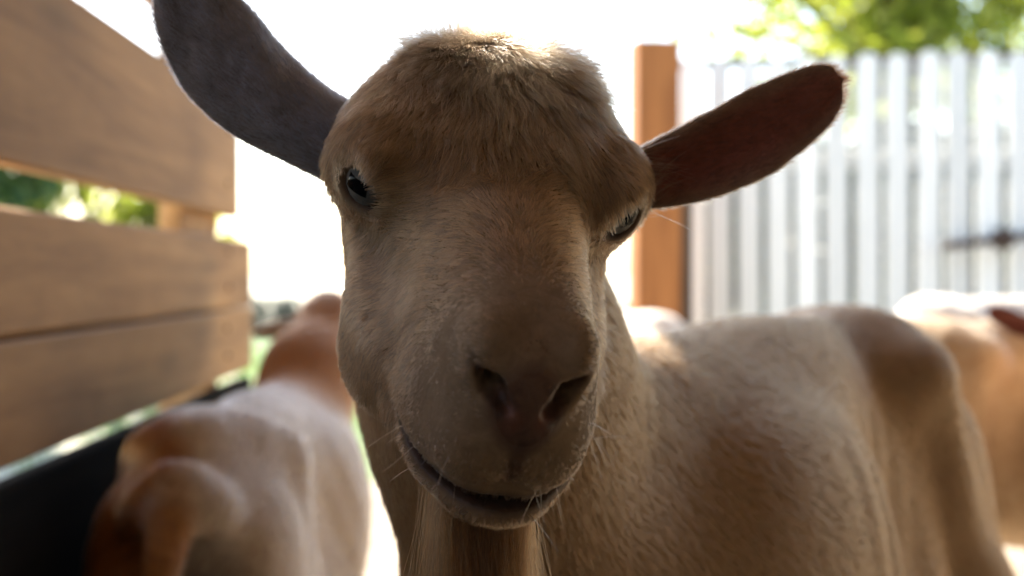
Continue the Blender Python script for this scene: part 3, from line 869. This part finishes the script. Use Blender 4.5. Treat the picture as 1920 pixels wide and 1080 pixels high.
# grass on the pasture
n = 26000
gx = rng.uniform(-7, 6, n); gy = rng.uniform(5.8, 15, n)
V = np.zeros((n, 3, 3)); wv = rng.normal(size=(n, 2)); wv /= np.linalg.norm(wv, axis=1)[:, None]
hgt = rng.uniform(0.04, 0.13, n)
V[:, 0] = np.stack([gx - wv[:, 0] * .006, gy - wv[:, 1] * .006, np.full(n, .003)], 1)
V[:, 1] = np.stack([gx + wv[:, 0] * .006, gy + wv[:, 1] * .006, np.full(n, .003)], 1)
V[:, 2] = np.stack([gx + rng.normal(0, .03, n), gy + rng.normal(0, .03, n), hgt], 1)
gr = mesh_obj('grass', V.reshape(-1, 3), np.arange(3 * n).reshape(-1, 3), M['blade'], None, False)
tag(gr, 'short green grass growing on the pasture outside the pen', 'grass', kind='stuff')
n = 5000
sx = rng.uniform(-2.2, 4.5, n); sy = rng.uniform(-0.5, 5.4, n); sa = rng.uniform(0, 2 * np.pi, n); sl = rng.uniform(.03, .09, n)
dx, dy = np.cos(sa) * sl, np.sin(sa) * sl; ox, oy = -np.sin(sa) * .0016, np.cos(sa) * .0016
z0 = rng.uniform(.010, .022, n); z1 = rng.uniform(.010, .03, n)
V = np.stack([np.stack([sx - dx - ox, sy - dy - oy, z0], 1), np.stack([sx + dx - ox, sy + dy - oy, z1], 1), np.stack([sx + dx + ox, sy + dy + oy, z1 + .002], 1), np.stack([sx - dx + ox, sy - dy + oy, z0 + .002], 1)], 1)
stw = mesh_obj('straw', V.reshape(-1, 3), np.arange(4 * n).reshape(-1, 4), M['straw'], None, False)
tag(stw, 'loose straw scattered over the earth floor of the pen', 'straw', kind='stuff')

# ------------------------------------------------------------------ the main goat
HP = Pose(0.197, 0.46, 0.106, (-0.006, 0.655, CZ + 0.050), 1.09)
CREAM = (0.49, 0.345, 0.205)
def gridline(segs):
    out = [segs[0][0]]
    for a, b, s in segs:
        n = max(1, int(round((b - a) / s))); out += list(a + (b - a) * (np.arange(n) + 1) / n)
    return np.array(out)
gx = gridline([(-0.28, -0.15, 0.008), (-0.15, -0.095, 0.004), (-0.095, 0.085, 0.0017), (0.085, 0.13, 0.004), (0.13, 0.76, 0.009)])
gy = gridline([(0.46, 0.50, 0.006), (0.50, 0.735, 0.0017), (0.735, 0.80, 0.004), (0.80, 2.0, 0.009)])
gz = gridline([(-0.03, 0.62, 0.009), (0.62, 0.69, 0.004), (0.69, 0.955, 0.0017), (0.955, 1.04, 0.004)])
BF = (-0.475, -0.88)
BO = (0.07, 1.0)
neck = [((0.035, 0.95, 0.60), (-0.012, 0.835, 0.76), 0.088, 0.062), ((-0.012, 0.835, 0.76), tuple(HP.fwd((0, -66, -50))), 0.062, 0.048),
        ((0.03, 0.92, 0.55), (-0.018, 0.785, 0.735), 0.075, 0.040), ((0.06, 1.0, 0.68), (-0.005, 0.84, 0.80), 0.055, 0.04)]
def hp(px, py, Y): return at(px, py, Y)
ears = [dict(base=HP.fwd((-40, -46, -20)), tip=hp(315, -62, 0.70), sag=(-0.011, 0, -0.009), face=(0.25, 0.80, -0.55), width=0.056, root=0.9, rootang=1.5, cup=0.9, bend=0.02, outer=(0.27, 0.30, 0.38)),  # blue-grey outer colour paints a veil of lens glare onto this ear
        dict(base=HP.fwd((40, -44, -29)), sag=(0.002, 0, -0.008), tip=hp(1580, 148, 0.715), face=(-0.12, -0.9, -0.42), width=0.047, root=0.64, rootang=2.2, cup=1.0, bend=-0.02, outer=(0.40, 0.30, 0.22), inner=(0.30, 0.095, 0.07))]
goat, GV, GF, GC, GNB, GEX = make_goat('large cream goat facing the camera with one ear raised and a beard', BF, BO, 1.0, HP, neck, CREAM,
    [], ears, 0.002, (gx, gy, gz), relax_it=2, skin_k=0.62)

# ------------------------------------------------------------------ fur: curves grown from the head, ears and neck
def grow(name, parent, roots, normals, dirs, length, lift, color, radius=0.00011, npt=5, clump=0.0, cell=0.004, jitter=0.12, droop=0.0, mat='fur', bendn=0.0, seed=3, frizz=0.0):
    r = np.random.default_rng(seed)
    n = len(roots)
    d = dirs + r.normal(0, jitter, (n, 3))
    d -= normals * (d * normals).sum(1)[:, None]
    d /= np.linalg.norm(d, axis=1)[:, None] + 1e-9
    L = length * r.uniform(0.65, 1.2, n)
    t = np.linspace(0, 1, npt)
    P = np.zeros((n, npt, 3))
    up = lift * r.uniform(0.6, 1.4, n)
    for i, s in enumerate(t):
        P[:, i] = roots - normals * 0.0006 + d * (L * s)[:, None] + normals * (L * up * (s - bendn * s * s))[:, None]
        P[:, i, 2] -= droop * L * s * s
    # short hairs wave a little across their own direction
    side = np.cross(d, normals); ph = r.uniform(0, 6.28, n); am = r.normal(0, 0.06, n)
    for i, s in enumerate(t):
        P[:, i] += side * (L * am * np.sin(ph + 3 * s) * s)[:, None]
    if frizz > 0:
        fa = r.normal(0, frizz, (n, 2)); fp = r.uniform(0, 6.28, (n, 2)); fq = r.uniform(5, 11, n)
        for i, s in enumerate(t):
            P[:, i] += side * (L * fa[:, 0] * np.sin(fp[:, 0] + fq * s) * s)[:, None] + normals * (L * fa[:, 1] * np.sin(fp[:, 1] + fq * s) * s)[:, None]
    if clump > 0:
        key = np.floor((roots + r.normal(0, cell * 0.22, roots.shape)) / cell).astype(np.int64)
        hsh = (key[:, 0] * 73856093) ^ (key[:, 1] * 19349663) ^ (key[:, 2] * 83492791)
        _, inv = np.unique(hsh, return_inverse=True)
        cnt = np.bincount(inv)
        cstr = r.uniform(0.2, 1.0, len(cnt))
        for i in range(1, npt):
            cm = np.stack([np.bincount(inv, P[:, i, k]) for k in range(3)], 1) / cnt[:, None]
            w = (np.clip(clump * cstr[inv] * t[i] ** 1.2, 0, 0.9))[:, None]
            P[:, i] = P[:, i] * (1 - w) + cm[inv] * w
    hc = bpy.data.hair_curves.new(name)
    hc.add_curves([npt] * n)
    hc.attributes['position'].data.foreach_set('vector', P.astype(np.float32).ravel())
    ra = hc.attributes.get('radius') or hc.attributes.new('radius', 'FLOAT', 'POINT')
    prof = np.interp(t, [0, .5, 1], [1, .9, .25])
    rad = (radius * r.uniform(0.7, 1.3, n))[:, None] * prof[None]
    ra.data.foreach_set('value', rad.astype(np.float32).ravel())
    ca = hc.attributes.new('pigment', 'FLOAT_COLOR', 'CURVE')
    cc = np.ones((n, 4), np.float32); v = r.normal(1.0, 0.2 if clump > 0.2 else 0.1, n)
    if clump > 0.2: v *= (np.clip(r.normal(1.0, 0.24, len(cnt)), 0.5, 1.6))[inv]
    cc[:, :3] = np.clip(color * v[:, None], 0.01, 0.9)
    ca.data.foreach_set('color', cc.ravel())
    hc.materials.append(M[mat])
    o = link(bpy.data.objects.new(name, hc), parent)
    o['kind'] = 'stuff'
    return o

def sample(V, F, C, w, n, seed):
    r = np.random.default_rng(seed)
    T = np.concatenate([F[:, [0, 1, 2]], F[:, [0, 2, 3]]])
    a, b, c = V[T[:, 0]], V[T[:, 1]], V[T[:, 2]]
    nn = np.cross(b - a, c - a); ar = np.linalg.norm(nn, axis=1)
    wt = ar * w[T].mean(1); cum = np.cumsum(wt)
    k = np.searchsorted(cum, r.random(n) * cum[-1]); k = np.minimum(k, len(T) - 1)
    u = r.random(n); v = r.random(n); f = u + v > 1; u[f] = 1 - u[f]; v[f] = 1 - v[f]
    p = a[k] + (b - a)[k] * u[:, None] + (c - a)[k] * v[:, None]
    return p, k, T, u, v
def vnormals(V, F):
    T = np.concatenate([F[:, [0, 1, 2]], F[:, [0, 2, 3]]])
    fn = np.cross(V[T[:, 1]] - V[T[:, 0]], V[T[:, 2]] - V[T[:, 0]])
    N = np.zeros_like(V)
    for j in range(3):
        for k in range(3): N[:, k] += np.bincount(T[:, j], fn[:, k], len(V))
    return N / (np.linalg.norm(N, axis=1)[:, None] + 1e-12)

BV = GV[:GNB]; BFc = GF[(GF < GNB).all(1)]; BC = GC[:GNB]
BN = vnormals(BV, BFc)
Q = HP.inv(BV).astype(float); QA = Q.copy(); QA[:, 0] = np.abs(QA[:, 0])
in_head = (np.abs(Q[:, 0]) < 75) & (Q[:, 1] > -95) & (Q[:, 2] > -125)
frontish = BN[:, 1] < 0.55                                   # hairs on surfaces that some viewpoint in front can see
# bald: nose pad, inside nostrils and mouth, eye opening
bald = np.ones(len(BV))
bald *= sm(1, 6, ell(QA, (0, 133, -35), (11, 11, 15)))
bald *= sm(1.0, 3.0, np.minimum(cone(QA, (18.5, 127, -20), (14, 131.5, -28), 1.8, 3.3), cone(QA, (14, 131.5, -28), (7.5, 135.5, -34.5), 3.3, 2.5)))
mo_ = mouth_dist(QA) - 1.4
bald *= sm(0.6, 2.4, mo_)
bald *= sm(1.2, 4.2, ell(QA, np.array(EYE_C) + (6.5, 10.5, -1.0), (11, 10.6, 8.0)))
wgt = np.where(in_head & frontish, bald, 0.0)

def flow(q):
    """direction of the coat in head axes and its length in millimetres, lift"""
    x, y, z = q[:, 0], q[:, 1], q[:, 2]; sx = np.sign(x); ax = np.abs(x)
    lat = np.clip(ax / 40, 0, 1)
    fore = np.stack([0.55 * x / 40, np.ones_like(x), -0.3 * lat], 1)
    bridge = np.stack([1.1 * x / 22, -0.75 * np.ones_like(x), -0.6 * lat], 1)
    cheek = np.stack([0.1 * sx, -0.45 * np.ones_like(x), -1.0 * np.ones_like(x)], 1)
    lip = np.stack([0.5 * sx * lat, -0.4 * np.ones_like(x), -0.9 * np.ones_like(x)], 1)
    wf = 1 - sm(14, 40, y + 10 * np.sin(x * 0.12))
    top = np.clip(sm(-42, -14, z + 0.10 * y), 0, 1)
    d = (fore * wf[:, None] + bridge * (1 - wf)[:, None]) * top[:, None] + cheek * (1 - top)[:, None]
    wl = sm(92, 112, y) * sm(-40, -55, z)
    d = d * (1 - wl)[:, None] + lip * wl[:, None]
    ln = 8.5 * np.ones_like(x)
    ln = ln + 5.5 * (1 - sm(-65, 45, y)) * top
    ln = ln + 9 * (1 - sm(-80, -38, y)) * sm(-12, 8, z) * (1 - sm(22, 44, ax))
    ln = ln * (1 - 0.5 * sm(60, 115, y))
    ln = ln + 5 * (1 - sm(-105, -85, z))
    eye = 1 - sm(2, 14, ell(np.stack([ax, y, z], 1), (61, 3, -13), (10, 12, 8)))
    ln = ln * (1 - 0.62 * eye)
    lf = 0.30 + 0.12 * (1 - sm(-40, 10, y)) * (1 - 0.6 * sm(20, 42, ax)) - 0.12 * sm(70, 120, y)
    nz = np.stack([np.sin(y * .21 + 1.3 * np.sin(x * .17)), np.sin(x * .19 + z * .11), np.cos(z * .17 + y * .13)], 1)
    return d + 0.22 * nz, ln, lf

def head_fur(n, seed, lscale=1.0, radius=0.00011, name='head_fur', clump=0.55, cell=0.0045, extra=None, cmul=1.0):
    w = wgt if extra is None else wgt * extra
    p, k, T, u, v = sample(BV, BFc, BC, w, n, seed)
    tri = T[k]
    bw = np.stack([1 - u - v, u, v], 1)
    N = (BN[tri] * bw[:, :, None]).sum(1); N /= np.linalg.norm(N, axis=1)[:, None]
    C = (BC[tri] * bw[:, :, None]).sum(1)
    q = HP.inv(p).astype(float)
    d, ln, lf = flow(q)
    d = HP.vec(d)
    return grow(name, goat, p, N, d, ln * HP.s * lscale, lf, C * cmul * (1 + sm(9, 14, ln)[:, None] * np.array((0.30, 0.46, 0.72))), radius, 5, clump, cell, 0.15, 0.05, seed=seed, bendn=0.35)
head_fur(150000, 31, 1.0, 0.00015, clump=0.88, cell=0.0042)
# tuft between the ears
tuft = sm(-100, -70, Q[:, 1]) * (1 - sm(-42, -20, Q[:, 1])) * sm(-8, 8, Q[:, 2]) * (1 - sm(20, 40, np.abs(Q[:, 0] - 8)))
head_fur(8000, 33, 1.6, 0.00012, 'forelock', 0.85, 0.007, tuft)
lock = sm(-75, -55, Q[:, 1]) * (1 - sm(-5, 25, Q[:, 1])) * sm(-14, 0, Q[:, 2]) * (1 - sm(14, 34, np.abs(Q[:, 0] - 6)))
head_fur(3800, 37, 2.0, 0.00013, 'forelock', 0.9, 0.006, lock, 1.3)

# ears: short velvet, longer at the inner rim
o0 = GNB
for ei, (ev, ef, sv, side) in enumerate(GEX):
    EN = vnormals(ev, ef); EC = GC[o0:o0 + len(ev)]; o0 += len(ev)
    p, k, T, u, v = sample(ev, ef, EC, np.where(side > 0.5, 0.45, 1.0) * sm(0.02, 0.1, sv), 26000, 41 + ei)
    tri = T[k]; bw = np.stack([1 - u - v, u, v], 1)
    N = (EN[tri] * bw[:, :, None]).sum(1); N /= np.linalg.norm(N, axis=1)[:, None]
    C = (EC[tri] * bw[:, :, None]).sum(1)
    ax = np.asarray(ears[ei]['tip']) - np.asarray(ears[ei]['base']); ax /= np.linalg.norm(ax)
    grow('ear_fur', goat, p, N, np.tile(ax, (len(p), 1)), np.full(len(p), 0.0055), 0.35, C, 0.00009, 4, 0.3, 0.004, 0.2, 0.0, seed=43 + ei)

# beard under the jaw
bq = np.abs(Q[:, 0]) / 19
bm_w = np.where((bq < 1) & (Q[:, 1] > 48) & (Q[:, 1] < 108) & (Q[:, 2] < -88) & (BN[:, 2] < 0.2), 1.0, 0.0)
p, k, T, u, v = sample(BV, BFc, BC, bm_w, 7000, 51)
tri = T[k]; bw = np.stack([1 - u - v, u, v], 1)
N = (BN[tri] * bw[:, :, None]).sum(1); N /= np.linalg.norm(N, axis=1)[:, None]
C = np.tile(np.array((0.36, 0.21, 0.10)), (len(p), 1))
cx = p[:, 0].mean(); dv = np.stack([(cx - p[:, 0]) * 2.0 + 0.02, np.full(len(p), 0.06), np.full(len(p), -1.0)], 1)
grow('beard', goat, p, np.tile(np.array((0, -0.35, 0.0)), (len(p), 1)) + 0.25 * N, dv, np.full(len(p), 0.105), 0.14, C, 0.00010, 9, 0.5, 0.006, 0.10, 0.0, seed=52, frizz=0.06)
# wisps at the root of the open ear
ev, ef, sv, side = GEX[1]
EN = vnormals(ev, ef)
p, k, T, u, v = sample(ev, ef, ev * 0 + 0.5, side * sm(0.05, 0.1, sv) * (1 - sm(0.22, 0.32, sv)), 260, 71)
ax = np.asarray(ears[1]['tip']) - np.asarray(ears[1]['base']); ax /= np.linalg.norm(ax)
grow('ear_wisps', goat, p, EN[T[k][:, 0]], np.tile(ax + np.array((0, 0, 0.35)), (len(p), 1)), np.full(len(p), 0.024), 0.6, np.tile(np.array((0.72, 0.64, 0.55)), (len(p), 1)), 0.00009, 6, 0.4, 0.006, 0.3, 0.1, seed=72)

def coat_hair(o, V, F, C, keep, n, ldir, length, seed, radius=0.0003):
    Nn = vnormals(V, F)
    p, k, T, u, v = sample(V, F, C, np.where(keep(V, Nn), 1.0, 0.0), n, seed)
    tri = T[k]; bw = np.stack([1 - u - v, u, v], 1)
    N = (Nn[tri] * bw[:, :, None]).sum(1); N /= np.linalg.norm(N, axis=1)[:, None] + 1e-9
    Cc = (C[tri] * bw[:, :, None]).sum(1)
    wob = np.stack([np.sin(p[:, 2] * 31 + 2 * np.sin(p[:, 1] * 17)), np.sin(p[:, 0] * 29), np.sin(p[:, 1] * 23 + p[:, 0] * 19)], 1) * 0.25
    grow('body_fur', o, p, N, np.tile(np.array(ldir, float), (len(p), 1)) + wob, np.full(len(p), length), 0.2, Cc * np.array((0.84, 0.78, 0.70)), radius, 4, 0.12, 0.010, 0.2, 0.1, seed=seed + 1, bendn=0.3)
coat_hair(goat, BV, BFc, BC, lambda V, N: ~in_head & (V[:, 2] > 0.40) & ((V[:, :2] * N[:, :2]).sum(1) < 0.25 * np.linalg.norm(V[:, :2], axis=1)), 110000, (0.40, 0.55, -0.85), 0.013, 81, 0.00022)

# whiskers on lips, brow and chin
n = 22
ww = wgt * sm(85, 105, Q[:, 1]) * sm(-44, -60, Q[:, 2])
p, k, T, u, v = sample(BV, BFc, BC, ww, n, 61)
tri = T[k]; N = BN[tri[:, 0]]
grow('whiskers', goat, p, N, HP.vec(np.tile((0.0, -0.2, -0.6), (n, 1))), np.full(n, 0.013), 1.0, np.tile(np.array((0.7, 0.62, 0.52)), (n, 1)), 0.00010, 6, 0, 0.01, 0.5, 0.3, seed=62)

# pale collar low on the neck
cpts = []
c0 = np.array((0.0, 0.885, 0.665))

# ------------------------------------------------------------------ the other goats
def bg_goat(label, fwd2, origin, scale, head_loc, facing, pitch, coat, scheme=(), tail_up=0.0, inner=(0.42, 0.2, 0.15), ear_drop=0.0, yaw=0.0, ear_outer=None, step=0.013, hair=0):
    """facing: 0 looks towards the camera, counted anticlockwise seen from above"""
    ps = Pose(yaw, pitch, 0.0, head_loc, 1.0 * scale, facing)
    A, O, sc = frame_of(fwd2, origin, scale)
    w = lambda q: tuple((np.asarray(q, float) * sc) @ A.T + O)
    back = tuple(ps.fwd((0, -60, -45)))
    mid = tuple((np.array(w((0.10, 0, 0.68))) * 0.5 + np.array(back) * 0.5))
    neck = [(w((0.03, 0, 0.64)), mid, 0.105 * sc, 0.078 * sc), (mid, back, 0.078 * sc, 0.056 * sc), (w((0.09, 0, 0.55)), mid, 0.085 * sc, 0.06 * sc)]
    ears = []
    for sx in (1, -1):
        ears.append(dict(base=ps.fwd((sx * 42, -52, -16)), tip=ps.fwd((sx * 165, -66, 22 - ear_drop)), face=ps.vec((sx * 0.1, 0.9, -0.42)), width=0.055 * scale, outer=ear_outer or coat, inner=inner, ns=22, ntt=13))
    o, V, F, C, nb, _ = make_goat(label, fwd2, origin, scale, ps, neck, coat, scheme, ears, step, None, tail_up)
    if hair:
        V, F, C = V[:nb], F[(F < nb).all(1)], C[:nb]
        l = (-fwd2[0], -fwd2[1], -0.7)
        coat_hair(o, V, F, C, lambda V, N: (V[:, 2] > 0.35) & ((V[:, :2] * N[:, :2]).sum(1) < 0.3 * np.linalg.norm(V[:, :2], axis=1)), hair, l, 0.016, 90, 0.0004)
    return o

ORANGE = (0.30, 0.12, 0.035)
bg_goat('tan and white goat walking away beside the plank wall, rump towards us', (0.01, 1.0), (-0.343, 2.14), 0.85, (-0.285, 2.44, 0.745), math.pi * 0.86, 0.5, (0.62, 0.585, 0.54),
        [((-0.70, 0.095, 0.67), (0.19, 0.095, 0.17), ORANGE, 0.2), ((-0.88, 0, 0.67), (0.10, 0.045, 0.10), (0.40, 0.22, 0.10), 0.3), ((-0.74, 0, 0.45), (0.10, 0.05, 0.14), (0.10, 0.05, 0.035), 0.4),  # last dark patch paints the shade under the tail into the coat
         ((0.15, 0, 0.80), (0.2, 0.2, 0.2), (0.50, 0.27, 0.12), 0.4)], tail_up=-0.45, ear_drop=90, hair=45000)
bg_goat('tan goat behind the large cream goat, its flank caught by the sun', (0.96, 0.28), (1.26, 2.62), 0.95, (1.55, 2.75, 1.0), math.pi * 0.55, 0.6, (0.54, 0.43, 0.31), hair=30000)
bg_goat('goat at the edge of the frame showing only one dark red ear', (-0.25, -0.97), (1.03, 2.30), 0.92, (0.862, 2.08, 0.715), 0.0, 0.55, (0.50, 0.34, 0.22), inner=(0.16, 0.04, 0.03), ear_outer=(0.15, 0.045, 0.03), ear_drop=-10)
bg_goat('white goat standing by the orange post, back lit by the sun', (-0.2, 0.98), (0.22, 3.95), 0.93, (0.10, 4.25, 0.98), math.pi, 0.5, (0.72, 0.66, 0.57))
bg_goat('white goat in front of the picket fence with its back in the sun', (0.95, 0.15), (1.72, 3.95), 0.97, (2.02, 4.0, 1.0), math.pi * 0.5, 0.5, (0.72, 0.66, 0.57))
